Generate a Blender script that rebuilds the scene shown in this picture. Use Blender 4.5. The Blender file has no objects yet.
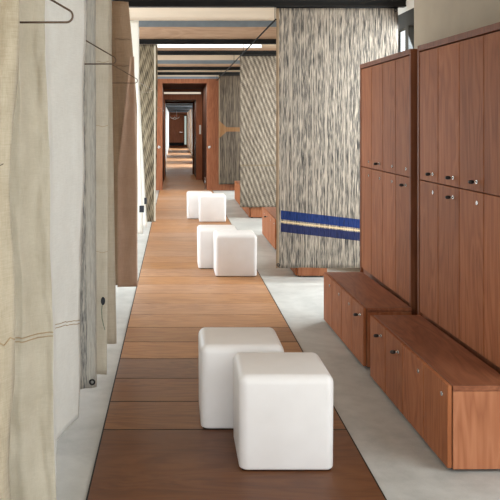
import bpy, bmesh, math, random
from mathutils import Vector, noise
random.seed(7)
sc = bpy.context.scene
C = sc.collection
F = 850.0                      # focal length in pixels of a 500 px wide frame
EYE = 1.6
def PX(x, Y): return (x - 175.0) * Y / F
def PZ(y, Y): return EYE - (y - 124.0) * Y / F

# ------------------------------------------------------------------ colours
def lin(c):
    c /= 255.0
    return c / 12.92 if c <= 0.04045 else ((c + 0.055) / 1.055) ** 2.4
def rgb(r, g, b): return (lin(r), lin(g), lin(b), 1.0)

# ------------------------------------------------------------------ node helper
class NT:
    def __init__(self, name):
        self.m = bpy.data.materials.new(name); self.m.use_nodes = True
        self.t = self.m.node_tree; self.n = self.t.nodes; self.l = self.t.links
        self.b = self.n['Principled BSDF']
    def node(self, typ, **kw):
        nd = self.n.new(typ)
        for k, v in kw.items(): setattr(nd, k, v)
        return nd
    def link(self, a, b): self.l.new(a, b)
    def val(self, sock, v):
        if hasattr(v, 'is_linked') or hasattr(v, 'links'): self.link(v, sock)
        else: sock.default_value = v
    def math(self, op, a, b=0.0, c=None):
        nd = self.node('ShaderNodeMath', operation=op)
        self.val(nd.inputs[0], a); self.val(nd.inputs[1], b)
        if c is not None: self.val(nd.inputs[2], c)
        return nd.outputs[0]
    def obj(self):
        return self.node('ShaderNodeTexCoord').outputs['Object']
    def mapping(self, vec, scale=(1,1,1), loc=(0,0,0), rot=(0,0,0)):
        nd = self.node('ShaderNodeMapping')
        self.link(vec, nd.inputs[0])
        self.val(nd.inputs['Scale'], scale); self.val(nd.inputs['Location'], loc); self.val(nd.inputs['Rotation'], rot)
        return nd.outputs[0]
    def noise(self, vec, scale=1.0, detail=4.0, rough=0.55, dist=0.0):
        nd = self.node('ShaderNodeTexNoise')
        self.link(vec, nd.inputs['Vector'])
        nd.inputs['Scale'].default_value = scale; nd.inputs['Detail'].default_value = detail
        nd.inputs['Roughness'].default_value = rough; nd.inputs['Distortion'].default_value = dist
        return nd.outputs['Fac']
    def ramp(self, fac, stops, interp='LINEAR'):
        nd = self.node('ShaderNodeValToRGB'); cr = nd.color_ramp; cr.interpolation = interp
        while len(cr.elements) < len(stops): cr.elements.new(0.5)
        for e, (p, c) in zip(cr.elements, stops):
            e.position = p; e.color = c if len(c) == 4 else (*c, 1)
        self.link(fac, nd.inputs[0]); return nd.outputs[0]
    def mix(self, fac, a, b, mode='MIX'):
        nd = self.node('ShaderNodeMix', data_type='RGBA', blend_type=mode)
        self.val(nd.inputs['Factor'], fac); self.val(nd.inputs[6], a); self.val(nd.inputs[7], b)
        return nd.outputs[2]
    def xyz(self, vec):
        nd = self.node('ShaderNodeSeparateXYZ'); self.link(vec, nd.inputs[0]); return nd.outputs
    def comb(self, x, y, z):
        nd = self.node('ShaderNodeCombineXYZ')
        for s, v in zip(nd.inputs, (x, y, z)): self.val(s, v)
        return nd.outputs[0]
    def bump(self, h, strength=0.3, dist=0.002):
        nd = self.node('ShaderNodeBump'); nd.inputs['Strength'].default_value = strength
        nd.inputs['Distance'].default_value = dist
        self.link(h, nd.inputs['Height']); self.link(nd.outputs[0], self.b.inputs['Normal'])
    def done(self, color=None, rough=0.6, metal=0.0, spec=0.5, coat=0.0, sheen=0.0):
        if color is not None: self.val(self.b.inputs['Base Color'], color)
        self.val(self.b.inputs['Roughness'], rough)
        self.b.inputs['Metallic'].default_value = metal
        self.b.inputs['Specular IOR Level'].default_value = spec
        self.b.inputs['Coat Weight'].default_value = coat
        self.b.inputs['Coat Roughness'].default_value = 0.25
        self.b.inputs['Sheen Weight'].default_value = sheen
        return self.m

def plain(name, col, rough=0.6, metal=0.0, spec=0.5, var=0.06, scale=8.0):
    t = NT(name); o = t.obj()
    n = t.noise(o, scale, 4)
    c2 = tuple(max(0, v * (1 - 2 * var)) for v in col[:3]) + (1,)
    c1 = tuple(min(1, v * (1 + var)) for v in col[:3]) + (1,)
    return t.done(t.ramp(n, [(0.3, c2), (0.7, c1)]), rough, metal, spec)

def wood(name, light, mid, dark, axis='z', rough=0.45, spec=0.4, coat=0.0, vary=0.14, fine=70.0, cath=0.35, random_off=True):
    t = NT(name); o = t.obj()
    if random_off:
        rnd = t.node('ShaderNodeObjectInfo').outputs['Random']
    else:
        v = t.node('ShaderNodeValue'); v.outputs[0].default_value = 0.5; rnd = v.outputs[0]
    off = t.comb(t.math('MULTIPLY', rnd, 37.0), t.math('MULTIPLY', rnd, 91.0), t.math('MULTIPLY', rnd, 53.0))
    add = t.node('ShaderNodeVectorMath', operation='ADD'); t.link(o, add.inputs[0]); t.link(off, add.inputs[1])
    vec = add.outputs[0]
    s = {'x': (0.035, 1, 1), 'y': (1, 0.035, 1), 'z': (1, 1, 0.035)}[axis]
    s2 = {'x': (0.16, 1, 1), 'y': (1, 0.16, 1), 'z': (1, 1, 0.16)}[axis]
    n1 = t.noise(t.mapping(vec, s), fine, 5, 0.6)
    n2 = t.noise(t.mapping(vec, s2), 5.0, 3, 0.5, 0.6)
    rings = t.math('PINGPONG', t.math('MULTIPLY', n2, 9.0), 0.5)
    f = t.math('ADD', t.math('MULTIPLY', n1, 1.0 - cath), t.math('MULTIPLY', t.math('MULTIPLY', rings, 2.0), cath))
    col = t.ramp(f, [(0.22, dark), (0.5, mid), (0.8, light)])
    hv = t.node('ShaderNodeHueSaturation')
    t.link(col, hv.inputs['Color'])
    t.val(hv.inputs['Value'], t.math('ADD', t.math('MULTIPLY', rnd, 2 * vary), 1.0 - vary))
    t.bump(n1, 0.12, 0.001)
    return t.done(hv.outputs[0], rough, 0, spec, coat)

def fabric(name, a, b, scale=260.0, rough=0.9, transl=0.0, mott=0.5):
    """plain woven linen: fine thread grain plus soft mottling"""
    t = NT(name); o = t.obj()
    th = t.noise(t.mapping(o, (1, 1, 0.06)), scale, 2)
    tv = t.noise(t.mapping(o, (0.06, 0.06, 1)), scale, 2)
    m = t.noise(o, 5.0, 4)
    f = t.math('ADD', t.math('MULTIPLY', t.math('ADD', th, tv), 0.5 * (1 - mott)), t.math('MULTIPLY', m, mott))
    col = t.ramp(f, [(0.38, b), (0.62, a)])
    t.bump(t.math('ADD', th, tv), 0.25, 0.001)
    t.done(col, rough, 0, 0.15, sheen=0.15)
    if transl:
        tr = t.node('ShaderNodeBsdfTranslucent'); t.link(col, tr.inputs[0])
        mx = t.node('ShaderNodeMixShader'); mx.inputs[0].default_value = transl
        out = t.n['Material Output']
        t.link(t.b.outputs[0], mx.inputs[1]); t.link(tr.outputs[0], mx.inputs[2]); t.link(mx.outputs[0], out.inputs[0])
    return t.m

def streaks(t, o, sx, sz, detail=2.0, dist=0.0, seed=0.0, rough=0.55):
    return t.noise(t.mapping(o, (sx, 0.0, sz), (seed, seed * 1.7, seed)), 1.0, detail, rough, dist)

# ------------------------------------------------------------------ materials
M = {}
RED_L, RED_M, RED_D = rgb(166, 106, 70), rgb(150, 91, 57), rgb(128, 75, 46)
M['locker'] = wood('locker_wood', RED_L, RED_M, RED_D, 'z', 0.55, 0.08, cath=0.3, vary=0.12)
M['carcass'] = wood('carcass_wood', rgb(138, 86, 58), rgb(120, 72, 47), rgb(98, 57, 36), 'z', 0.5, 0.12, cath=0.2, vary=0.05)
M['bench_top'] = wood('bench_top_wood', rgb(148, 94, 66), rgb(134, 81, 55), rgb(116, 68, 45), 'y', 0.45, 0.2, cath=0.35, vary=0.05)
M['bench_end'] = wood('bench_end_wood', rgb(172, 112, 78), rgb(161, 101, 68), rgb(147, 89, 58), 'z', 0.45, 0.3, cath=0.5, vary=0.04)
M['portal'] = wood('portal_wood', rgb(166, 108, 76), rgb(150, 93, 64), rgb(126, 75, 50), 'z', 0.5, 0.2, cath=0.2, vary=0.05)
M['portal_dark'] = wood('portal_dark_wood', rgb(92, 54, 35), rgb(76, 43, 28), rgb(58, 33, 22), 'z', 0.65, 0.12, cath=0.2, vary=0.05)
M['oak'] = wood('pale_wood', rgb(196, 158, 122), rgb(178, 138, 104), rgb(152, 114, 84), 'z', 0.45, 0.4, cath=0.2, vary=0.05)
M['joist'] = wood('joist_wood', rgb(202, 171, 146), rgb(188, 157, 132), rgb(170, 139, 115), 'x', 0.6, 0.3, cath=0.2, vary=0.05)
M['steel'] = plain('black_steel', rgb(33, 32, 31), 0.6, 0.0, 0.12)
M['frame'] = plain('window_frame_grey', rgb(70, 71, 70), 0.6, 0.0, 0.2)
M['greysteel'] = plain('grey_blue_steel', rgb(118, 128, 136), 0.45, 0.0, 0.4)
M['wire'] = plain('hanger_wire', rgb(92, 74, 60), 0.35, 0.8)
M['chrome'] = plain('chrome', rgb(190, 185, 178), 0.25, 0.9)
M['black'] = plain('black_metal', rgb(24, 22, 21), 0.45, 0.0, 0.4)
M['dark'] = plain('dark_rubber', rgb(34, 30, 28), 0.8)
M['ceil'] = plain('ceiling_plaster', rgb(214, 196, 174), 0.9, 0, 0.2, 0.03, 2.0)
M['wall'] = plain('wall_plaster', rgb(172, 160, 142), 0.92, 0, 0.2, 0.035, 3.0)
M['white'] = plain('white_plaster', rgb(232, 230, 224), 0.9, 0, 0.2, 0.02, 2.0)
M['stone'] = plain('exterior_stone', rgb(226, 208, 178), 0.95, 0, 0.2, 0.1, 1.6)
M['plate'] = plain('white_plastic', rgb(235, 233, 228), 0.4, 0, 0.4, 0.01)

def mk_stool():
    t = NT('stool_white'); o = t.obj()
    n = t.noise(o, 300.0, 2); m = t.noise(o, 4.0, 3)
    t.bump(n, 0.06, 0.0006)
    return t.done(t.ramp(m, [(0.3, rgb(226, 221, 217)), (0.7, rgb(234, 230, 227))]), 0.42, 0, 0.4)
M['stool'] = mk_stool()

def mk_concrete():
    t = NT('polished_concrete'); o = t.obj()
    a = t.noise(o, 1.1, 5, 0.6, 0.8); b = t.noise(o, 9.0, 5, 0.6); c = t.noise(o, 140.0, 2)
    f = t.math('ADD', t.math('MULTIPLY', a, 0.6), t.math('ADD', t.math('MULTIPLY', b, 0.3), t.math('MULTIPLY', c, 0.1)))
    col = t.ramp(f, [(0.36, rgb(154, 152, 147)), (0.5, rgb(176, 174, 168)), (0.64, rgb(192, 190, 184))])
    r = t.math('ADD', 0.36, t.math('MULTIPLY', b, 0.2))
    t.bump(c, 0.05, 0.0006)
    return t.done(col, r, 0, 0.4)
M['concrete'] = mk_concrete()

PITCH, P0 = 0.445, 4.424
def mk_deck():
    t = NT('deck_wood'); o = t.obj(); X, Y, Z = t.xyz(o)
    idx = t.math('FLOOR', t.math('DIVIDE', t.math('SUBTRACT', Y, P0 - 40 * PITCH), PITCH))
    wn = t.node('ShaderNodeTexWhiteNoise', noise_dimensions='1D'); t.link(idx, wn.inputs['W'])
    r1 = wn.outputs['Value']
    vec = t.comb(t.math('ADD', X, t.math('MULTIPLY', r1, 31.0)), t.math('ADD', Y, t.math('MULTIPLY', r1, 17.0)), Z)
    n1 = t.noise(t.mapping(vec, (0.04, 1, 1)), 55.0, 5, 0.62)
    n2 = t.noise(t.mapping(vec, (0.2, 1, 1)), 5.5, 4, 0.55, 0.8)
    rings = t.math('MULTIPLY', t.math('PINGPONG', t.math('MULTIPLY', n2, 7.0), 0.5), 2.0)
    f = t.math('ADD', t.math('MULTIPLY', n1, 0.72), t.math('MULTIPLY', rings, 0.28))
    col = t.ramp(f, [(0.22, rgb(122, 80, 49)), (0.5, rgb(148, 104, 68)), (0.8, rgb(166, 123, 84))])
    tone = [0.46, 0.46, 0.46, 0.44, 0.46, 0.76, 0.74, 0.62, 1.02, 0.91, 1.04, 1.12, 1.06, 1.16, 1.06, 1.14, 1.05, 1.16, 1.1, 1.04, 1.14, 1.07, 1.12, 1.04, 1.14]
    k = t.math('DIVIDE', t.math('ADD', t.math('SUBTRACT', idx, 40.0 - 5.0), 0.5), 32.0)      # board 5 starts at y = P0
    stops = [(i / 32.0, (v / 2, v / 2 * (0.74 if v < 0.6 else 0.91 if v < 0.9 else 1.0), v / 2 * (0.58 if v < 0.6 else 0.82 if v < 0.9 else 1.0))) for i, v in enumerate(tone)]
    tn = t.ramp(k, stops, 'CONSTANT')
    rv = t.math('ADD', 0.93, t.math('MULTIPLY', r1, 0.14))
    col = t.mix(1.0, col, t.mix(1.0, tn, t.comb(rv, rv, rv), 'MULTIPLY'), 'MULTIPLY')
    hv = t.node('ShaderNodeHueSaturation'); t.link(col, hv.inputs['Color']); hv.inputs['Value'].default_value = 2.0
    wn2 = t.node('ShaderNodeTexWhiteNoise', noise_dimensions='1D'); t.link(t.math('ADD', idx, 0.37), wn2.inputs['W'])
    t.val(hv.inputs['Saturation'], t.math('ADD', 0.9, t.math('MULTIPLY', wn2.outputs['Value'], 0.18)))
    t.bump(n1, 0.10, 0.001)
    return t.done(hv.outputs[0], t.math('ADD', 0.36, t.math('MULTIPLY', n1, 0.14)), 0, 0.27)
M['deck'] = mk_deck()

# linens of the left-hand hangings
M['linen_tan'] = fabric('rough_tan_linen', rgb(196, 184, 161), rgb(168, 155, 131), 360)
M['linen_beige'] = fabric('beige_linen', rgb(202, 193, 174), rgb(183, 173, 152), 420)
M['linen_white'] = fabric('white_linen', rgb(234, 233, 226), rgb(221, 219, 211), 320, mott=0.3)
M['linen_cream'] = fabric('cream_linen', rgb(210, 201, 184), rgb(192, 182, 163), 220)
M['linen_pale'] = fabric('pale_linen', rgb(204, 194, 176), rgb(186, 174, 154), 200)
M['brown'] = fabric('brown_cotton', rgb(146, 122, 98), rgb(128, 105, 83), 240, mott=0.3)
M['rose'] = fabric('rose_brown_cotton', rgb(172, 144, 123), rgb(158, 130, 109), 240, mott=0.3)
M['sheer'] = fabric('sheer_white_cotton', rgb(248, 247, 243), rgb(242, 240, 234), 240, transl=0.45, mott=0.3)
M['ink'] = plain('ink_fabric', rgb(48, 50, 56), 0.85)
M['thread'] = plain('green_thread', rgb(112, 128, 112), 0.9)
M['stitch'] = plain('seam_stitch', rgb(176, 152, 118), 0.9)

def X_off(t, X): return t.math('ADD', t.math('MULTIPLY', t.math('ADD', X, 0.475), 8.0), 0.5)
def mk_woven(name, seed, cols, sx, sz, hem=None, bands=None, blue=None):
    """weft streaks of dark and pale yarn; object x runs across, z up"""
    t = NT(name); o = t.obj(); X, Y, Z = t.xyz(o)
    a = streaks(t, o, sx, sz, 2.0, 0.05, seed)
    b = streaks(t, o, sx * 2.1, sz * 2.4, 2.0, 0.0, seed + 9)
    w = streaks(t, o, sx * 0.5, 0.5, 1.0, 0.0, seed + 21)          # long pale warps
    f = t.math('ADD', t.math('MULTIPLY', a, 0.6), t.math('MULTIPLY', b, 0.4))
    col = t.ramp(f, [(0.39, cols[0]), (0.46, cols[1]), (0.53, cols[2]), (0.60, cols[3])])
    col = t.mix(t.ramp(w, [(0.55, (0, 0, 0)), (0.62, (0.55, 0.55, 0.55))]), col, cols[3])
    if blue:
        zz = t.math('ADD', Z, t.math('MULTIPLY', t.math('SUBTRACT', X, blue['x0']), 0.115))
        for z0, z1, c in blue['bands']:
            k = t.math('MULTIPLY', t.math('GREATER_THAN', zz, z0), t.math('LESS_THAN', zz, z1))
            k = t.math('MULTIPLY', k, t.math('GREATER_THAN', X, blue['x0'] + blue['inset']))
            dk = tuple(v * 0.45 for v in c[:3]) + (1,)
            col = t.mix(t.math('MULTIPLY', k, 0.96), col, t.mix(t.ramp(b, [(0.35, (1, 1, 1)), (0.5, (0, 0, 0))]), c, dk))
    if hem:
        x0, w_, c = hem
        k = t.math('LESS_THAN', X, x0 + w_)
        col = t.mix(t.math('MULTIPLY', k, 0.7), col, c)
    if bands: col = bands(t, X, Z, col)
    if name == 'woven_slate_yarn':
        k = t.ramp(X_off(t, X), [(0.45, (0, 0, 0)), (0.55, (1, 1, 1))])
        col = t.mix(t.math('MULTIPLY', k, 0.6), col, rgb(186, 181, 170))
    t.bump(f, 0.4, 0.004)
    return t.done(col, 0.92, 0, 0.15)

INK = rgb(58, 54, 50); GREY = rgb(118, 110, 100); TAUPE = rgb(172, 158, 138); CREAM = rgb(222, 208, 184)
C1Y, C2Y, C3Y = 8.48, 14.38, 20.0
M['woven_blue'] = mk_woven('woven_blue_stripe', 3.0, (rgb(50, 48, 46), rgb(90, 85, 79), rgb(122, 114, 104), rgb(168, 155, 139)), 135, 6.0,
    hem=(1.01, 0.028, rgb(152, 128, 100)),
    blue=dict(x0=1.01, inset=0.045, bands=[(0.655, 0.745, rgb(14, 40, 92)), (0.625, 0.64, rgb(206, 180, 140)), (0.53, 0.615, rgb(26, 34, 72))]))

def diamond(t, X, Z, col):
    k = t.math('LESS_THAN', t.math('ABSOLUTE', t.math('SUBTRACT', Z, 1.47)), t.math('MAXIMUM', t.math('SUBTRACT', 0.24, t.math('MULTIPLY', t.math('ABSOLUTE', t.math('SUBTRACT', X, 1.02)), 0.9)), 0.05))
    return t.mix(t.math('MULTIPLY', k, 0.55), col, rgb(126, 84, 44))
M['woven_dark'] = mk_woven('woven_dark_streak', 13.0, (rgb(44, 38, 33), rgb(60, 51, 43), rgb(75, 65, 54), rgb(96, 84, 70)), 60, 2.6,
    hem=(1.03, 0.035, rgb(140, 122, 98)), bands=diamond)
M['woven_slate'] = mk_woven('woven_slate_yarn', 31.0, (rgb(104, 102, 99), rgb(136, 134, 130), rgb(158, 155, 148), rgb(184, 177, 164)), 150, 12.0)

def mk_herring():
    t = NT('woven_diagonal'); o = t.obj(); X, Y, Z = t.xyz(o)
    d = t.math('ADD', t.math('MULTIPLY', X, 14.0), t.math('MULTIPLY', Z, 5.9))
    n = streaks(t, o, 40, 12, 2, 0.2, 5); lo = streaks(t, o, 3, 1.2, 2, 0.0, 8)
    s = t.math('PINGPONG', t.math('ADD', d, t.math('MULTIPLY', lo, 1.2)), 0.5)
    dots = t.math('PINGPONG', t.math('ADD', t.math('MULTIPLY', Z, 30.0), t.math('MULTIPLY', X, -16.0)), 0.5)
    f = t.math('ADD', t.math('MULTIPLY', s, 0.8), t.math('ADD', t.math('MULTIPLY', n, 0.7), t.math('MULTIPLY', dots, 0.35)))
    col = t.ramp(f, [(0.34, rgb(72, 64, 56)), (0.66, rgb(118, 107, 94)), (0.98, rgb(166, 153, 135))])
    k = t.math('LESS_THAN', t.math('ABSOLUTE', t.math('SUBTRACT', Z, 0.9)), 0.012)
    col = t.mix(t.math('MULTIPLY', k, 0.5), col, rgb(110, 92, 66))
    t.bump(f, 0.35, 0.004)
    return t.done(col, 0.92, 0, 0.15)
M['woven_diag'] = mk_herring()

def mk_lattice():
    t = NT('woven_lattice'); o = t.obj(); X, Y, Z = t.xyz(o)
    a = t.math('PINGPONG', t.math('ADD', t.math('MULTIPLY', X, 30.0), t.math('MULTIPLY', Z, 9.0)), 0.5)
    b = t.math('PINGPONG', t.math('SUBTRACT', t.math('MULTIPLY', X, 9.0), t.math('MULTIPLY', Z, 4.0)), 0.5)
    n = streaks(t, o, 60, 10, 2, 0.3, 2)
    f = t.math('ADD', t.math('MULTIPLY', t.math('ADD', a, b), 0.5), t.math('MULTIPLY', n, 0.9))
    col = t.ramp(f, [(0.42, rgb(66, 60, 50)), (0.62, rgb(112, 101, 83)), (0.98, rgb(160, 147, 124))])
    t.bump(f, 0.35, 0.004)
    return t.done(col, 0.92, 0, 0.15)
M['woven_lattice'] = mk_lattice()

def mk_glass():
    t = NT('window_glass')
    n = t.n; tr = n.new('ShaderNodeBsdfTransparent'); gl = n.new('ShaderNodeBsdfGlossy'); gl.inputs['Roughness'].default_value = 0.03
    tr.inputs[0].default_value = (0.97, 0.98, 0.98, 1)
    mx = n.new('ShaderNodeMixShader')
    mx.inputs[0].default_value = 0.06
    t.link(tr.outputs[0], mx.inputs[1]); t.link(gl.outputs[0], mx.inputs[2])
    t.link(mx.outputs[0], n['Material Output'].inputs[0])
    return t.m
M['glass'] = mk_glass()
def emit(name, col, s):
    t = NT(name); e = t.n.new('ShaderNodeEmission'); e.inputs[0].default_value = col; e.inputs[1].default_value = s
    t.link(e.outputs[0], t.n['Material Output'].inputs[0]); return t.m
M['lamp'] = emit('lamp_diffuser', (1.0, 0.95, 0.88, 1), 2.6)

# ------------------------------------------------------------------ mesh helpers
def box(bm, x0, x1, y0, y1, z0, z1, bev=0.0, seg=2, mat=0):
    r = bmesh.ops.create_cube(bm, size=1.0)
    vs = r['verts']
    for v in vs:
        v.co = Vector(((x0 + x1) / 2 + v.co.x * (x1 - x0), (y0 + y1) / 2 + v.co.y * (y1 - y0), (z0 + z1) / 2 + v.co.z * (z1 - z0)))
    fs = set(f for v in vs for f in v.link_faces)
    for f in fs: f.material_index = mat
    if bev > 0:
        es = list(set(e for v in vs for e in v.link_edges))
        bmesh.ops.bevel(bm, geom=es, offset=bev, segments=seg, profile=0.5, affect='EDGES', clamp_overlap=True)
    return bm
def tube(bm, pts, r, n=8, mat=0, cap=True):
    pts = [Vector(p) for p in pts]
    rings = []
    up = Vector((0.123, 0.877, 0.31)).normalized()
    for i, p in enumerate(pts):
        d = (pts[min(i + 1, len(pts) - 1)] - pts[max(i - 1, 0)]).normalized()
        a = d.cross(up)
        if a.length < 1e-4: a = d.cross(Vector((1, 0, 0)))
        a.normalize(); b = d.cross(a).normalized()
        rr = r[i] if isinstance(r, (list, tuple)) else r
        rings.append([bm.verts.new(p + (a * math.cos(2 * math.pi * k / n) + b * math.sin(2 * math.pi * k / n)) * rr) for k in range(n)])
    for i in range(len(rings) - 1):
        for k in range(n):
            f = bm.faces.new((rings[i][k], rings[i][(k + 1) % n], rings[i + 1][(k + 1) % n], rings[i + 1][k])); f.material_index = mat; f.smooth = True
    if cap:
        for rg in (rings[0], rings[-1]):
            f = bm.faces.new(rg); f.material_index = mat
def obj(name, bm, mats, parent=None, loc=(0, 0, 0), smooth=False):
    me = bpy.data.meshes.new(name)
    bmesh.ops.recalc_face_normals(bm, faces=bm.faces[:])
    if smooth:
        for f in bm.faces: f.smooth = True
    bm.to_mesh(me); bm.free()
    for m in (mats if isinstance(mats, (list, tuple)) else [mats]): me.materials.append(m)
    o = bpy.data.objects.new(name, me); C.objects.link(o); o.location = loc
    if parent: o.parent = parent
    return o
def tag(o, label, cat, group=None):
    o['label'] = label; o['category'] = cat
    if group: o['group'] = group
    return o
def thing(name, label, cat, loc=(0, 0, 0), group=None):
    o = bpy.data.objects.new(name, None); C.objects.link(o); o.location = loc; o.empty_display_size = 0.1
    return tag(o, label, cat, group)
def struct(name, bm, m, parent=None):
    o = obj(name, bm, m, parent)
    if not parent: o['kind'] = 'structure'
    return o
def BX(*a, **k): return box(bmesh.new(), *a, **k)

# ------------------------------------------------------------------ setting
YB = -3.0            # the open, unglazed end behind the viewer
YE = 20.5            # the wooden portal
XL, XR, XG = -1.6, 2.05, 2.3
CEIL = 3.11
struct('floor', BX(XL - 0.4, XG + 0.3, YB - 0.2, YE + 0.05, -0.2, 0.0), M['concrete'])

# boardwalk of wide crosswise boards, one grooved slab
bm = bmesh.new()
def deck_profile(y0, y1):
    prof = [(y0, 0.010)]
    k = math.ceil((y0 + 0.02 - P0) / PITCH)
    while P0 + k * PITCH < y1 - 0.02:
        g = P0 + k * PITCH
        w = 0.004 if k < 6 else 0.0016
        if k != -1: prof += [(g - w - 0.001, 0.010), (g - w, 0.002), (g + w, 0.002), (g + w + 0.001, 0.010)]   # the front board is a double one
        k += 1
    return prof + [(y1, 0.010)]
prof = deck_profile(YB, YE + 0.02)
top = [[bm.verts.new((x, y, z)) for (y, z) in prof] for x in (-0.370, 0.890)]
bot = [[bm.verts.new((x, y, 0.0)) for (y, z) in prof] for x in (-0.370, 0.890)]
for i in range(len(prof) - 1):
    ft = bm.faces.new((top[0][i], top[1][i], top[1][i + 1], top[0][i + 1]))
    if prof[i][1] < 0.009 or prof[i + 1][1] < 0.009: ft.material_index = 1
    bm.faces.new((top[0][i], top[0][i + 1], bot[0][i + 1], bot[0][i]))
    bm.faces.new((top[1][i], bot[1][i], bot[1][i + 1], top[1][i + 1]))
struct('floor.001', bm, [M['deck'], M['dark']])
# dark steel edging either side of the boards
for i, x in enumerate((-0.378, 0.890)):
    struct('trim_%d' % (i + 1), BX(x, x + 0.008, YB, YE, 0.0, 0.008), M['steel'])

# ceiling and its cross members
struct('ceiling', BX(XL - 0.4, XG + 0.3, YB, YE + 0.3, CEIL, CEIL + 0.2), M['ceil'])
nt = 3
def trim(bm_, m):
    global nt
    o = struct('trim_%d' % nt, bm_, m); nt += 1; return o
def ibeam(y):
    b = bmesh.new(); w = 0.10
    box(b, XL, XG, y, y + w, 2.77, 2.785); box(b, XL, XG, y, y + w, 2.825, 2.84); box(b, XL, XG, y + 0.015, y + w - 0.015, 2.785, 2.825)
    return b
for y in (2.5, 8.45, 12.4, 14.35, 18.4, 20.25):
    trim(ibeam(y), M['steel'])
trim(BX(XL, XG, 12.44, 12.50, 2.84, 3.02), M['joist']); trim(BX(XL, XG, 12.44, 12.52, 3.02, 3.11), M['greysteel'])
trim(BX(XL, XG, 8.49, 8.55, 2.84, 3.02), M['joist']); trim(BX(XL, XG, 8.49, 8.57, 3.02, 3.11), M['greysteel'])
trim(BX(XL, XG, 14.39, 14.45, 2.84, 2.885), M['joist']); trim(BX(XL, XG, 14.45, 14.53, 2.885, 3.11), M['ceil'])
trim(BX(XL, XG, 18.44, 18.50, 2.84, 2.905), M['joist']); trim(BX(XL, XG, 18.44, 18.52, 2.905, 2.985), M['greysteel']); trim(BX(XL, XG, 18.44, 18.52, 2.985, 3.11), M['ceil'])

# right wall: solid piers with glazed bays between
def pier(name, y0, y1): return struct(name, BX(XR, XG + 0.05, y0, y1, 0, CEIL), M['wall'])
piers_r = [(YB, 1.45), (3.65, 7.29), (8.95, 12.4), (14.4, 18.38), (20.2, YE)]
for i, (a, b) in enumerate(piers_r): pier('wall_right' + ('' if i == 0 else '.%03d' % i), a, b)
wn = 1
def window(x, y0, y1, n, thick=0.06, post=None):
    """glazed bay in a plane of constant x: dark frame, posts, header; pane as child"""
    global wn
    b = bmesh.new()
    box(b, x, x + thick, y0, y1, 0.0, 0.08); box(b, x, x + thick, y0, y1, 2.56, 2.72)
    for k in range(n + 1):
        y = y0 + (y1 - y0 - 0.06) * k / n
        box(b, x, x + thick, y, y + 0.06, 0.08, 2.56)
    if post: box(b, x - 0.02, x + thick, post[0], post[1], 0.08, 2.56)
    f = struct('window_%d' % wn, b, M['frame'])
    struct('pane', BX(x + 0.025, x + 0.031, y0, y1, 0.08, 2.56), M['glass'], f)
    wn += 1
    return f
window(XG, 1.45, 3.65, 2)
window(XG, 7.29, 8.95, 1, post=(8.30, 8.42))
window(XG, 12.4, 14.4, 2)
window(XG, 18.38, 20.2, 2)
# band of wall above the glazed bays
for i, (a, b) in enumerate([(1.45, 3.65), (7.29, 8.95), (12.4, 14.4), (18.38, 20.2)]):
    struct('wall_right.%03d' % (i + 10), BX(XG, XG + 0.15, a, b, 2.72, CEIL), M['white'])
# left wall
left_bays = [(0.0, 2.4), (7.6, 14.2), (15.6, 19.4)]
prev = YB
for i, (a, b) in enumerate(left_bays + [(YE, YE)]):
    if a > prev: struct('wall_left' + ('' if i == 0 else '.%03d' % i), BX(XL - 0.2, XL, prev, a, 0, CEIL), M['white'])
    prev = b
for i, (a, b) in enumerate(left_bays):
    window(XL - 0.10, a, b, max(2, int((b - a) / 1.1)))
    struct('wall_left.%03d' % (i + 10), BX(XL - 0.2, XL, a, b, 2.72, CEIL), M['white'])
# outside: pale stone garden wall beyond the right-hand glazing
struct('wall_exterior', BX(5.2, 5.5, -2, 24, -0.2, 3.2), M['stone'])
struct('ground_exterior', BX(XG + 0.3, 5.2, -2, 24, -0.2, -0.02), M['stone'])

# ------------------------------------------------------------------ portals and the rooms beyond
def wall_with_opening(y0, y1, X0, X1, x0, x1, zt, H):
    b = bmesh.new()
    box(b, X0, x0, y0, y1, 0, H); box(b, x1, X1, y0, y1, 0, H); box(b, x0, x1, y0, y1, zt, H)
    return b
d1 = struct('door_1', wall_with_opening(YE, YE + 0.35, XL, XG, -0.305, 0.77, 2.59, 2.69), M['portal'])
struct('lintel', BX(XL, XG, YE - 0.02, YE + 0.35, 2.69, 2.74), M['greysteel'], d1)
struct('fascia', BX(XL, XG, YE, YE + 0.35, 2.74, CEIL), M['ceil'], d1)
for x in (-0.385, 0.822):
    b = bmesh.new(); tube(b, [(x, YE + 0.005, 1.045), (x, YE - 0.02, 1.045)], 0.022, 14); tube(b, [(x, YE - 0.02, 1.045), (x, YE - 0.035, 1.045)], 0.034, 14)
    struct('knob', b, M['chrome'], d1)
b = bmesh.new(); tube(b, [(0.74, YE + 0.3, 0.30), (0.74, YE + 0.3, 0.03)], 0.012, 8); box(b, 0.72, 0.768, YE + 0.22, YE + 0.34, 0.012, 0.03)
struct('floor_bolt', b, M['chrome'], d1)
# passage between first and second frame
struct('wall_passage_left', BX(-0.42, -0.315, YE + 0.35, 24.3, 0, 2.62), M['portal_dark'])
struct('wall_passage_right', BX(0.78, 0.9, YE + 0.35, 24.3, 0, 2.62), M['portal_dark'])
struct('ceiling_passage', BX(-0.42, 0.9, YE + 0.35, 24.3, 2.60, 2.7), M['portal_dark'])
struct('floor_passage', BX(-0.42, 0.9, YE + 0.05, 60.0, -0.2, 0.008), M['deck'])
d2 = struct('door_2', wall_with_opening(24.3, 24.5, -0.42, 0.9, -0.29, 0.605, 2.30, 2.62), M['portal'])
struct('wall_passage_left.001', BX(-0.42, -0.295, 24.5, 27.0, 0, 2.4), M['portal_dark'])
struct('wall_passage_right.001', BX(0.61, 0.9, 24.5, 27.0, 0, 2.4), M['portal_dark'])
struct('ceiling_passage.001', BX(-0.42, 0.9, 24.5, 27.0, 2.31, 2.42), M['portal_dark'])
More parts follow.
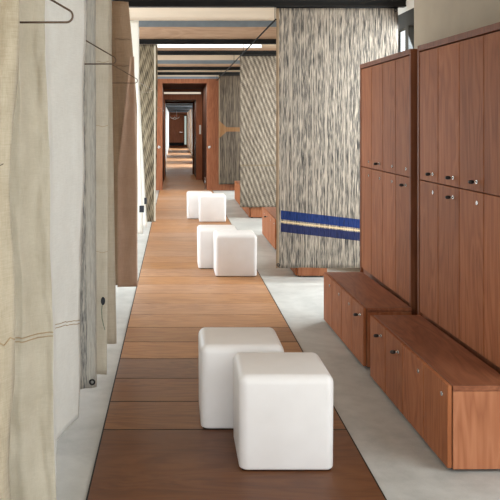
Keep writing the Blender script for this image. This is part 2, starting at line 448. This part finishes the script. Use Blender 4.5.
d3 = struct('door_3', wall_with_opening(27.0, 27.12, -0.6, 1.0, -0.292, 0.556, 2.254, 2.5), M['portal_dark'])
# far room
struct('wall_far_left', BX(-0.56, -0.41, 27.12, 58.0, 0, 2.42), M['white'])
far_wins = [(31.5, 33.5), (37.0, 39.0), (44.0, 46.5), (52.0, 55.0)]  # last bay is added to brighten the end wall
prev = 27.12
for i, (a, b_) in enumerate(far_wins + [(58.0, 58.0)]):
    struct('wall_far_right' + ('' if i == 0 else '.%03d' % i), BX(0.83, 0.98, prev, a, 0, 2.42), M['oak'])
    prev = b_
for a, b_ in far_wins: window(0.86, a, b_, 1)
b = bmesh.new(); box(b, -0.56, 0.98, 27.12, 58.0, 2.42, 2.5)
for k in range(9): box(b, -0.41, 0.83, 28.5 + k * 3.3, 28.7 + k * 3.3, 2.36, 2.42)
struct('ceiling_far', b, plain('far_ceiling', rgb(58, 61, 64), 0.7))
struct('wall_far_end', BX(-0.6, 1.2, 58.0, 58.2, 0, 2.5), M['portal'])
d4 = struct('door_4', BX(-0.405, 0.60, 57.93, 58.0, 0.10, 2.25, bev=0.01), M['portal'])
struct('handle', BX(0.3, 0.52, 57.9, 57.93, 1.02, 1.06), M['chrome'], d4)
struct('kick_plate', BX(-0.405, 0.60, 57.9, 57.93, 0.12, 0.34), M['steel'], d4)
f = struct('window_%d' % wn, BX(0.62, 0.80, 57.95, 58.0, 0.15, 2.2), M['steel']); wn += 1
struct('pane', BX(0.645, 0.775, 57.93, 57.96, 0.2, 2.15), emit('garden_light', (0.72, 0.8, 0.7, 1), 0.7), f)
b = bmesh.new()
for q in range(3):
    pts = [(-0.28 + 0.03 * q + 0.27 * k / 4 + 0.1 * q, 50 + q * 0.02, 2.02 - 0.10 * math.sin(k * math.pi / 4) - 0.05 * (q % 2)) for k in range(5)]
    tube(b, pts, 0.022, 6)
tube(b, [(0.1, 50, 1.95), (0.1, 50, 2.42)], 0.008, 6)
lp = obj('pendant_lamp', b, M['plate']); tag(lp, 'white curved pendant fixture hanging before the far door at the corridor end', 'lamp')
tag(obj('wall_switch', BX(0.69, 0.745, 24.27, 24.30, 1.31, 1.57, bev=0.004), M['plate']), 'white upright switch plate on the second wooden door frame', 'switch')

# ceiling lamps
t = thing('strip_light', 'long white strip light along the ceiling cross beam', 'light', (0.57, 14.40, 2.89))
obj('housing', BX(-0.90, 0.90, -0.03, 0.05, 0.0, 0.075, bev=0.003), M['plate'], t)
obj('diffuser', BX(-0.885, 0.885, -0.04, -0.03, 0.006, 0.07), M['lamp'], t)
t = thing('strip_light', 'short glowing strip light above the second wooden doorway', 'light', (0.21, 24.28, 2.46))
obj('housing', BX(-0.53, 0.53, -0.03, 0.02, -0.01, 0.055), M['plate'], t)
obj('diffuser', BX(-0.525, 0.525, -0.04, -0.03, 0.004, 0.045), emit('warm_diffuser', (1.0, 0.86, 0.68, 1), 0.85), t)

# ------------------------------------------------------------------ stools
def stool_mesh():
    b = bmesh.new(); w = 0.22
    box(b, -w, w, -w, w, 0.004, 0.438)
    vert = [e for e in b.edges if abs(e.verts[0].co.z - e.verts[1].co.z) > 0.1]
    topb = [e for e in b.edges if e.verts[0].co.z > 0.3 and e.verts[1].co.z > 0.3]
    bmesh.ops.bevel(b, geom=vert + topb, offset=0.042, segments=7, profile=0.5, affect='EDGES')
    low = [e for e in b.edges if e.verts[0].co.z < 0.01 and e.verts[1].co.z < 0.01]
    bmesh.ops.bevel(b, geom=low, offset=0.012, segments=3, profile=0.5, affect='EDGES')
    for v in b.verts:                                   # slight draft of the moulded sides
        k = 1.0 - 0.014 * (1 - v.co.z / 0.438); v.co.x *= k; v.co.y *= k
    return b
def stool_base():
    return BX(-0.205, 0.205, -0.205, 0.205, 0.0, 0.02, bev=0.006)
spots = [(0.512, 4.105, 'nearest white cube stool, at the front right of the boardwalk'),
         (0.352, 4.635, 'white cube stool half hidden behind the nearest cube stool'),
         (0.637, 9.06, 'front white cube stool of the middle pair, its right side at the floor edge'),
         (0.472, 9.54, 'rear white cube stool of the middle pair, half hidden'),
         (0.61, 13.98, 'front white cube stool of the farthest pair'),
         (0.42, 14.46, 'rear white cube stool of the farthest pair, nearest the wooden doorway')]
proto = None
for x, y, lab in spots:
    if proto is None:
        r = thing('cube_stool', lab, 'stool', (x, y, 0.010), 'white cube stools along the boardwalk')
        obj('shell', stool_mesh(), M['stool'], r, smooth=True); obj('base', stool_base(), M['dark'], r)
        proto = r
    else:
        r = proto.copy(); C.objects.link(r); r.location = (x, y, 0.010); r['label'] = lab
        for ch in proto.children:
            c = ch.copy(); C.objects.link(c); c.parent = r

# ------------------------------------------------------------------ lockers and benches
def knob_bm():
    b = bmesh.new()
    tube(b, [(0.002, 0, 0), (-0.006, 0, 0)], 0.0105, 14, 1)
    tube(b, [(-0.006, 0, 0), (-0.020, 0, 0)], 0.005, 8, 1)
    tube(b, [(-0.018, 0, 0), (-0.022, 0, 0), (-0.034, 0, 0), (-0.044, 0, 0), (-0.048, 0, 0)], [0.005, 0.009, 0.0105, 0.009, 0.004], 12, 0)
    return b
def lock_bm():
    b = bmesh.new()
    tube(b, [(0.002, 0, 0), (-0.0045, 0, 0)], [0.012, 0.011], 14, 0)
    box(b, -0.0052, -0.0042, -0.0015, 0.0015, -0.007, 0.007, mat=1)
    return b
def fit(door, kinds, y, z):
    if kinds == 'k': o = obj('knob', knob_bm(), [M['black'], M['chrome']], door, (0, y, z)); o['label'] = 'small dark turn knob'
    else: obj('lock', lock_bm(), [M['chrome'], M['black']], door, (0, y, z))
def door_mesh(w, h, th=0.02): return BX(0, th, -w / 2 + 0.005, w / 2 - 0.005, 0.0, h, bev=0.0015, seg=1)
LX = 1.57
def locker(label, y0, y1, xf, xn, up, low):
    """locker tower seen from -X; doors listed from the far end"""
    r = thing('locker_cabinet', label, 'lockers', ((xf + xn) / 2, (y0 + y1) / 2, 0), 'tall wooden locker cabinets')
    r.rotation_euler.z = math.atan2(xn - xf, y1 - y0)
    hw = (y1 - y0) / 2; D = XR - max(xf, xn) - 0.008; TOP = 2.10
    b = bmesh.new()
    box(b, 0, D, -hw, -hw + 0.028, 0, TOP, 0.002, 1); box(b, 0, D, hw - 0.028, hw, 0, TOP, 0.002, 1)
    box(b, 0, D, -hw + 0.028, hw - 0.028, TOP - 0.036, TOP, 0.002, 1)
    box(b, 0.03, D, -hw + 0.028, hw - 0.028, 0, TOP - 0.036)
    obj('carcass', b, M['carcass'], r)
    n = 4; w = (2 * hw - 0.056 - 0.008) / n; split = 1.244
    for k in range(n):
        yc = hw - 0.028 - 0.004 - w * (k + 0.5)
        for z0, z1, kk, zz in ((0.402, split - 0.003, low[k], -0.058), (split + 0.003, TOP - 0.043, up[k], 0.052)):
            d = obj('door', door_mesh(w, z1 - z0), M['locker'], r, (0.004, yc, z0))
            fit(d, kk, -w / 2 + 0.085, (split + zz) - z0)
    obj('plinth', BX(0.02, 0.03, -hw + 0.028, hw - 0.028, 0.0, 0.40), M['carcass'], r)
    return r
BXF = 1.258
def bench(label, y0, y1, xf, xn, kinds, h=0.398, D=0.318):
    r = thing('storage_bench', label, 'bench', ((xf + xn) / 2, (y0 + y1) / 2, 0), 'low wooden storage benches')
    r.rotation_euler.z = math.atan2(xn - xf, y1 - y0)
    hw = (y1 - y0) / 2
    b = bmesh.new()
    box(b, 0.026, D, -hw, -hw + 0.024, 0.014, h - 0.026, 0.002, 1); box(b, 0.026, D, hw - 0.024, hw, 0.014, h - 0.026, 0.002, 1)
    box(b, 0.026, D, -hw + 0.024, hw - 0.024, 0.014, 0.044); box(b, 0.04, D, -hw + 0.024, hw - 0.024, 0.044, h - 0.026)
    obj('carcass', b, M['bench_end'], r)
    obj('seat_top', BX(0.026, D, -hw, hw, h - 0.024, h, bev=0.0015, seg=1), M['bench_top'], r)
    n = 4; w = 2 * hw / n
    for k in range(n):
        d = obj('door', door_mesh(w, h - 0.018), M['locker'], r, (0.002, hw - w * (k + 0.5), 0.018))
        fit(d, kinds[k], -w / 2 + 0.08, 0.338 - 0.018)
    for sx in (0.05, D - 0.05):
        for sy in (-hw + 0.05, hw - 0.05):
            bb = bmesh.new(); tube(bb, [(sx, sy, 0.0), (sx, sy, 0.015)], 0.018, 12); obj('foot', bb, M['dark'], r)
    return r
locker('tall wooden locker cabinet nearest the viewer, four columns of doors, at the right edge', 3.99, 5.45, 1.554, 1.594, 'kkkl', 'lkll')
locker('tall wooden locker cabinet beside the blue-banded woven curtain, behind the second bench', 5.64, 7.16, 1.557, 1.563, 'lkll', 'lllk')
bench('nearest low wooden storage bench, its pale end panel facing the viewer', 3.90, 5.35, 1.225, 1.250, 'kkll')
bench('second low wooden storage bench from the viewer, below the locker beside the woven curtain', 5.545, 6.90, 1.204, 1.228, 'lllk')
bench('low wooden storage bench with its end showing under the blue-banded woven curtain', 8.88, 10.5, 1.258, 1.258, 'llkl', D=0.33)
bench('low wooden storage bench showing between the blue-banded and the diagonal woven curtains', 10.7, 12.30, 1.258, 1.258, 'lkll', D=0.33)
bench('low wooden storage bench below the diagonal woven curtain', 14.45, 16.1, 1.258, 1.258, 'llll', D=0.33)
bench('farthest low wooden storage bench, below the dark woven curtain by the doorway', 16.3, 18.0, 1.258, 1.258, 'llll', D=0.33)

# ------------------------------------------------------------------ woven curtains on the right
def curtain(name, label, y, x0, x1, zt, zb, m, seed, eyelets=()):
    b = bmesh.new(); nx, nz = 60, 60; vs = []
    for j in range(nz + 1):
        row = []
        for i in range(nx + 1):
            u, v = i / nx, j / nz
            x = x0 + (x1 - x0) * u; z = zt + (zb - zt) * v
            w = 0.012 * noise.noise(Vector((x * 3 + seed, z * 0.6, seed))) + 0.004 * noise.noise(Vector((x * 14 + seed, z * 1.0, seed + 4)))
            edge = 0.006 * noise.noise(Vector((seed, z * 3, 1))) * (1 if i in (0, nx) else 0)
            row.append(b.verts.new((x + edge, w * (0.3 + 0.7 * v), z + (0.006 * noise.noise(Vector((x * 5, seed, 2))) if j == nz else 0))))
        vs.append(row)
    for j in range(nz):
        for i in range(nx): b.faces.new((vs[j][i], vs[j][i + 1], vs[j + 1][i + 1], vs[j + 1][i]))
    r = thing(name, label, 'curtain', (0, y, 0))
    o = obj('cloth', b, m, r, smooth=True)
    md = o.modifiers.new('thickness', 'SOLIDIFY'); md.thickness = 0.006; md.offset = 0
    for ex, ez in eyelets:
        bb = bmesh.new()
        pts = [(ex + 0.014 * math.cos(a * math.pi / 8), -0.012, ez + 0.014 * math.sin(a * math.pi / 8)) for a in range(17)]
        tube(bb, pts, 0.005, 6, cap=False); obj('eyelet', bb, M['black'], r)
    bb = bmesh.new(); tube(bb, [(x0, 0, zt - 0.004), (x1, 0, zt - 0.004)], 0.008, 8); obj('rod', bb, M['steel'], r)
    return r
curtain('woven_curtain', 'streaked grey and cream woven curtain with a bright blue double band near its hem', C1Y, 1.01, 2.225, 2.765, 0.165, M['woven_blue'], 1.0,
        eyelets=((1.03, 0.195), (2.20, 2.735)))
curtain('woven_curtain', 'woven curtain with fine diagonal lines hanging behind the blue-banded curtain', C2Y + 0.02, 1.10, 2.25, 2.765, 0.19, M['woven_diag'], 5.0)
curtain('woven_curtain', 'darkest woven curtain with an orange band, beside the wooden doorway', C3Y + 0.27, 1.04, 2.25, 2.765, 0.16, M['woven_dark'], 9.0)
b = bmesh.new(); tube(b, [(1.0, 8.46, 2.64), (1.0, 20.3, 2.64)], 0.009, 8)
for y in (8.50, 12.45, 14.40, 18.45, 20.28): tube(b, [(1.0, y, 2.64), (1.0, y, 2.77)], 0.004, 6)
tag(obj('curtain_rail', b, M['steel']), 'thin dark steel rail running under the ceiling past the woven curtains', 'rail')

# ------------------------------------------------------------------ textiles on the left
def hang(name, cols, zt, mats, parent=None, seed=0.0, folds=(0.01, 9.0), wr=0.006, rows=60, sub=10, sfun=None):
    """cols: (x_top, x_bottom, Y_top, Y_bottom, z_bottom, material) in path order, x in frame units at their distance"""
    b = bmesh.new(); grid = []; mi = []
    pts = []
    for a, c in zip(cols[:-1], cols[1:]):
        for k in range(sub):
            u = k / sub
            pts.append([a[q] + (c[q] - a[q]) * u for q in range(5)] + [a[5]])
    pts.append(list(cols[-1]))
    n = len(pts)
    for j in range(rows + 1):
        v = j / rows; row = []
        for i, p in enumerate(pts):
            zb = p[4]
            z = zt + (zb - zt) * v
            Y = p[2] + (p[3] - p[2]) * v
            s = sfun(z) if sfun else min(max((2.1 - z) / 2.0, 0), 1)
            Xt, Xb = PX(p[0], p[2]), PX(p[1], p[3])
            X = Xt + (Xb - Xt) * s
            u = i / (n - 1)
            amp = folds[0] * (0.45 + 0.55 * v)
            dy = amp * math.sin(u * folds[1] * 2 + seed + 0.8 * noise.noise(Vector((seed, z * 0.9, 3)))) + wr * noise.noise(Vector((X * 9 + seed, Y * 9, z * 2.6))) \
                + wr * 0.5 * noise.noise(Vector((X * 30 + seed, Y * 30, z * 9)))
            dx = 0.5 * wr * noise.noise(Vector((seed + 7, z * 2.2, u * 3)))
            row.append(b.verts.new((X + dx, Y + dy, z)))
        grid.append(row)
    for j in range(rows):
        for i in range(n - 1):
            f = b.faces.new((grid[j][i], grid[j][i + 1], grid[j + 1][i + 1], grid[j + 1][i])); f.material_index = pts[i][5]; f.smooth = True
    co = [[v.co.copy() for v in row] for row in grid]
    o = obj(name, b, mats, parent)
    md = o.modifiers.new('thickness', 'SOLIDIFY'); md.thickness = 0.003; md.offset = 0
    return o, co
def seam(co, zfn, i0, i1, parent, m, r=0.004, name='seam'):
    """raised line of stitching lying on the cloth"""
    pts = []
    for i in range(i0, i1 + 1):
        z = zfn(i)
        col = [row[i] for row in co]
        j = min(range(len(col)), key=lambda q: abs(col[q].z - z))
        p = col[j].copy(); p.z = z; p.y -= 0.004; pts.append(p)
    b = bmesh.new(); tube(b, pts, r, 6); return obj(name, b, m, parent)
ZT = 2.70
G = None
def cloth_thing(name, label, cat='hanging cloth'):
    return thing(name, label, cat)

# nearest rough tan garment at the frame's left edge
r = cloth_thing('hanging_cloth', 'rough tan linen cloth at the left edge, nearest of the hanging textiles')
o, co = hang('cloth', [(-70, -80, 2.50, 2.50, 0.1, 0), (-20, -28, 2.42, 2.40, 0.1, 0), (17, 11, 2.50, 2.50, 0.1, 0)], ZT, M['linen_tan'], r, 1.3, (0.026, 9.0), 0.045, 80, 14)
seam(co, lambda i: 0.93 + 0.012 * (i % 2) + 0.035 * (i - 14) / 14, 14, 28, r, M['stitch'], 0.0022)
seam(co, lambda i: 1.475 + 0.005 * (i % 3), 16, 26, r, plain('dark_stitch', rgb(96, 84, 70), 0.9), 0.0014)
# beige and white folded cloth
r = cloth_thing('hanging_cloth', 'folded beige and white linen cloth with a horizontal seam, behind the nearest hanger')
o, co = hang('cloth', [(-20, -15, 3.40, 3.40, 0.03, 0), (17, 20, 3.44, 3.46, 0.03, 0), (26, 34, 3.52, 3.46, 0.03, 0), (45, 57, 3.60, 3.52, 0.03, 1), (46, 57.5, 3.75, 3.93, 0.13, 1), (85, 78.5, 4.25, 4.28, 0.13, 1)], ZT,
             [M['linen_beige'], M['linen_white']], r, 0.4, (0.022, 8.0), 0.026, 80, 12)
for dz in (0.0, -0.016): seam(co, lambda i, dz=dz: (0.735 if i <= 36 else 0.735 - 0.115 * (i - 36) / 24) + dz, 0, 60, r, M['stitch'], 0.0022)
# slate woven strip
r = cloth_thing('hanging_cloth', 'narrow slate-grey woven cloth with a metal eyelet in its lower corner')
o, co = hang('cloth', [(66, 62, 4.52, 4.52, 0.165, 0), (95.5, 96.5, 4.62, 4.65, 0.165, 0)], ZT, M['woven_slate'], r, 2.0, (0.010, 5.0), 0.006, 60, 14)
b = bmesh.new(); tube(b, [(PX(92, 4.6) + 0.013 * math.cos(a * math.pi / 8), 4.61, 0.20 + 0.013 * math.sin(a * math.pi / 8)) for a in range(17)], 0.005, 6, cap=False); obj('eyelet', b, M['black'], r)
# pale linen with an oval toggle
r = cloth_thing('hanging_cloth', 'pale linen cloth with a black oval toggle and trailing green thread')
o, co = hang('cloth', [(84, 80, 4.95, 4.98, 0.13, 0), (109, 107, 5.02, 5.0, 0.13, 0)], ZT, M['linen_cream'], r, 3.0, (0.008, 4.0), 0.006, 60, 14)
Yb = 4.965
b = bmesh.new(); bmesh.ops.create_uvsphere(b, u_segments=14, v_segments=10, radius=1)
for v in b.verts: v.co = Vector((PX(103, Yb) + v.co.x * 0.013, Yb + v.co.y * 0.008, PZ(301, Yb) + v.co.z * 0.024))
q = obj('toggle', b, M['ink'], r, smooth=True); q['label'] = 'black oval toggle'
b = bmesh.new(); tube(b, [(PX(x, Yb), Yb, PZ(y, Yb)) for x, y in ((102.4, 303), (101.6, 310), (102, 318), (103.5, 325), (105, 330))], 0.0022, 6); q = obj('thread', b, M['thread'], r); q['label'] = 'trailing green thread'
for yy in (62, 126, 252): seam(co, lambda i, yy=yy: PZ(yy, 5.0) + 0.004 * math.sin(i), 7, 14, r, M['stitch'], 0.0015)
# second pale linen
r = cloth_thing('hanging_cloth', 'plain pale linen cloth just left of the brown robe')
o, co = hang('cloth', [(92, 92, 5.58, 5.62, 0.14, 0), (111.5, 116.5, 5.62, 5.66, 0.14, 0)], ZT, M['linen_pale'], r, 4.0, (0.008, 4.0), 0.006, 60, 14)
# brown robe with rose-brown sleeve
r = thing('hanging_robe', 'brown cotton robe with a paler rose-brown sleeve, behind the third wire hanger', 'robe')
o, co = hang('robe_body', [(98, 104, 7.62, 7.65, 0.155, 0), (112, 118, 7.60, 7.60, 0.155, 0), (127.5, 137, 7.65, 7.65, 0.155, 0)], ZT, M['brown'], r, 5.0, (0.012, 4.0), 0.006, 60, 12, sfun=lambda z: min(1, max(0, (2.75 - z) / 1.0)) ** 0.85)
for zz in (2.36, 2.12): seam(co, lambda i, zz=zz: zz + 0.004 * math.sin(i), 12, 24, r, plain('brown_stitch', rgb(112, 88, 68), 0.9), 0.003)
o, co = hang('sleeve', [(130.5, 117.5, 7.55, 7.53, 0.155, 0), (134, 137.6, 7.57, 7.56, 0.155, 0)], 2.20, M['rose'], r, 5.5, (0.008, 3.0), 0.006, 50, 12, sfun=lambda z: min(1, max(0, (2.2 - z) / 1.0)))
o['label'] = 'rose-brown sleeve panel'
# white cloths with labels
def labelled(label, Y, xl, xr0, xr1, lx, ly, zt, lw=0.06):
    r = cloth_thing('hanging_cloth', label)
    hang('cloth', [(xl, xl, Y, Y, 0.2, 0), (xr0, xr1, Y + 0.03, Y + 0.03, 0.2, 0)], zt, M['sheer'], r, Y, (0.008, 3.0), 0.008, 50, 14)
    w = lw; z = PZ(ly, Y - 0.03)
    q = obj('woven_label', BX(PX(lx, Y) - w / 2, PX(lx, Y) + w / 2, Y - 0.032, Y - 0.026, z - 0.043, z + 0.043), M['ink'], r); q['label'] = 'small dark woven label'
labelled('white cotton cloth with a dark woven label, just right of the brown robe', 10.8, 122, 138.8, 143.5, 141.8, 209, 2.92)
labelled('white cotton cloth with a dark woven label, just left of the patterned cloth', 11.5, 126, 139.3, 147.5, 145.6, 201, 2.90, 0.035)
# patterned cloth
r = cloth_thing('hanging_cloth', 'black and beige lattice-patterned woven cloth, farthest hanging textile on the left')
o, co = hang('cloth', [(134, 138, 12.465, 12.465, 0.165, 0), (157.6, 155.5, 12.465, 12.465, 0.165, 0)], 2.765, M['woven_lattice'], r, 7.0, (0.006, 4.0), 0.006, 60, 20)
b = bmesh.new()
box(b, PX(154.0, 12.4), PX(155.6, 12.4), 12.444, 12.45, 0.18, 2.75); q = obj('selvedge', b, M['linen_cream'], r); q['label'] = 'plain beige edge strip'

# rails and wire hangers
b = bmesh.new(); tube(b, [(-0.56, 2.0, 2.718), (-0.56, 8.60, 2.718)], 0.012, 8)
for y in (2.55, 8.5): tube(b, [(-0.56, y, 2.718), (-0.56, y, 2.77)], 0.006, 6)
tag(obj('hanging_rail', b, M['steel']), 'dark steel rail carrying the long cloths on the left', 'rail')
def hanger_bm(stem):
    """bent wire coat hanger in the XZ plane on a straight wire stem; bar corner at the origin's height - 0.262"""
    b = bmesh.new(); W = 0.225
    zc, zs = -0.105, -0.262
    R = 0.020
    def corner(cx, cz, a0, a1, n=8): return [(cx + R * math.cos(a0 + (a1 - a0) * k / n), 0, cz + R * math.sin(a0 + (a1 - a0) * k / n)) for k in range(n + 1)]
    loop = [(0, 0, zc)] + [(0.015, 0, zc - 0.003)] + corner(W - R, zs + R, math.radians(57), math.radians(-90)) \
        + corner(-W + R, zs + R, math.radians(-90), math.radians(-237)) + [(-0.015, 0, zc - 0.003), (0, 0, zc)]
    tube(b, loop, 0.0034, 8)
    tube(b, [(0, 0, zc), (0, 0, stem - 0.02)] + [(-0.012 + 0.012 * math.cos(a), 0, stem - 0.012 + 0.012 * math.sin(a)) for a in [math.radians(24 * k) for k in range(9)]], 0.0034, 8)
    return b
hsp = [(-0.32, 2.66, 1.918, 2.745, 'nearest bare wire hanger, in front of the beige and white linen cloth'),
       (-0.308, 4.42, 1.912, 2.745, 'second bare wire hanger, in front of the pale linen with the black toggle'),
       (-0.326, 7.38, 1.956, 2.745, 'third bare wire hanger, in front of the brown robe'),
       (-0.329, 12.42, 2.066, 2.775, 'fourth bare wire hanger, in front of the lattice-patterned cloth'),
       (-0.275, 20.28, 1.90, 2.775, 'farthest wire hanger, seen against the wooden doorway frame')]
for x, y, z, top, lab in hsp:
    o = obj('wire_hanger', hanger_bm(top - z - 0.262), M['chrome'] if y > 12 else M['wire'])
    o.location = (x - 0.225, y, z + 0.262); tag(o, lab, 'hanger', 'bare wire hangers on the left')

# ------------------------------------------------------------------ light
w = bpy.data.worlds.new('World'); sc.world = w; w.use_nodes = True
bg = w.node_tree.nodes['Background']; bg.inputs[0].default_value = (0.93, 0.97, 1.0, 1); bg.inputs[1].default_value = 1.6
def area(name, loc, rot, sx, sy, power, col=(0.87, 0.945, 1.0)):
    l = bpy.data.lights.new(name, 'AREA'); l.shape = 'RECTANGLE'; l.size = sx; l.size_y = sy; l.energy = power; l.color = col
    o = bpy.data.objects.new(name, l); C.objects.link(o); o.location = loc; o.rotation_euler = rot; return o
R90 = math.pi / 2
def side_r(name, y0, y1, p, x=XG + 0.35): area(name, (x, (y0 + y1) / 2, 1.45), (0, math.radians(70), 0), 2.4, y1 - y0, p)
def side_l(name, y0, y1, p, x=XL - 0.35): area(name, (x, (y0 + y1) / 2, 1.45), (0, -math.radians(70), 0), 2.4, y1 - y0, p)
side_r('daylight_right_a', 1.5, 3.6, 80)
side_r('daylight_right_b', 7.35, 8.9, 230)
side_r('daylight_right_c', 12.45, 14.35, 150)
side_r('daylight_right_d', 18.4, 20.1, 170)
side_l('daylight_left_a', 0.05, 2.35, 22)
side_l('daylight_left_b', 7.7, 14.1, 270)
side_l('daylight_left_c', 15.7, 19.3, 190)
for k, (a, b_) in enumerate(far_wins): area('daylight_far_%d' % k, (1.3, (a + b_) / 2, 1.4), (0, math.radians(65), 0), 2.2, b_ - a, 210)  # the last one serves the added bay by the end wall
area('fill_end', (0.2, YB + 0.1, 1.35), (R90, 0, 0), 3.2, 2.1, 155, (0.87, 0.945, 1.0))  # added soft fill from behind the viewer; no window stands there

area('passage_fill', (0.24, 22.5, 2.57), (0, 0, 0), 0.5, 2.0, 34, (1, 0.9, 0.78))  # fill light added to brighten the passage, without a fixture
area('passage_fill', (0.16, 25.8, 2.28), (0, 0, 0), 0.4, 1.2, 18, (1, 0.9, 0.78))  # second added fill, past the second frame
# ------------------------------------------------------------------ camera
cam = bpy.data.cameras.new('Camera'); co_ = bpy.data.objects.new('Camera', cam); C.objects.link(co_)
co_.location = (0, 0, EYE); co_.rotation_euler = (R90, 0, 0)
cam.sensor_fit = 'HORIZONTAL'; cam.sensor_width = 36.0; cam.lens = F / 500 * 36.0
cam.shift_x = (250 - 175) / 500.0; cam.shift_y = -(250 - 124) / 500.0
cam.clip_end = 200
sc.camera = co_
sc.view_settings.view_transform = 'Standard'; sc.view_settings.look = 'None'
sc.view_settings.gamma = 1.0; sc.view_settings.use_curve_mapping = False
sc.view_settings.exposure = -0.12
sc.cycles.use_denoising = True
sc.cycles.max_bounces = 10; sc.cycles.diffuse_bounces = 6
sc.cycles.sample_clamp_indirect = 4.0
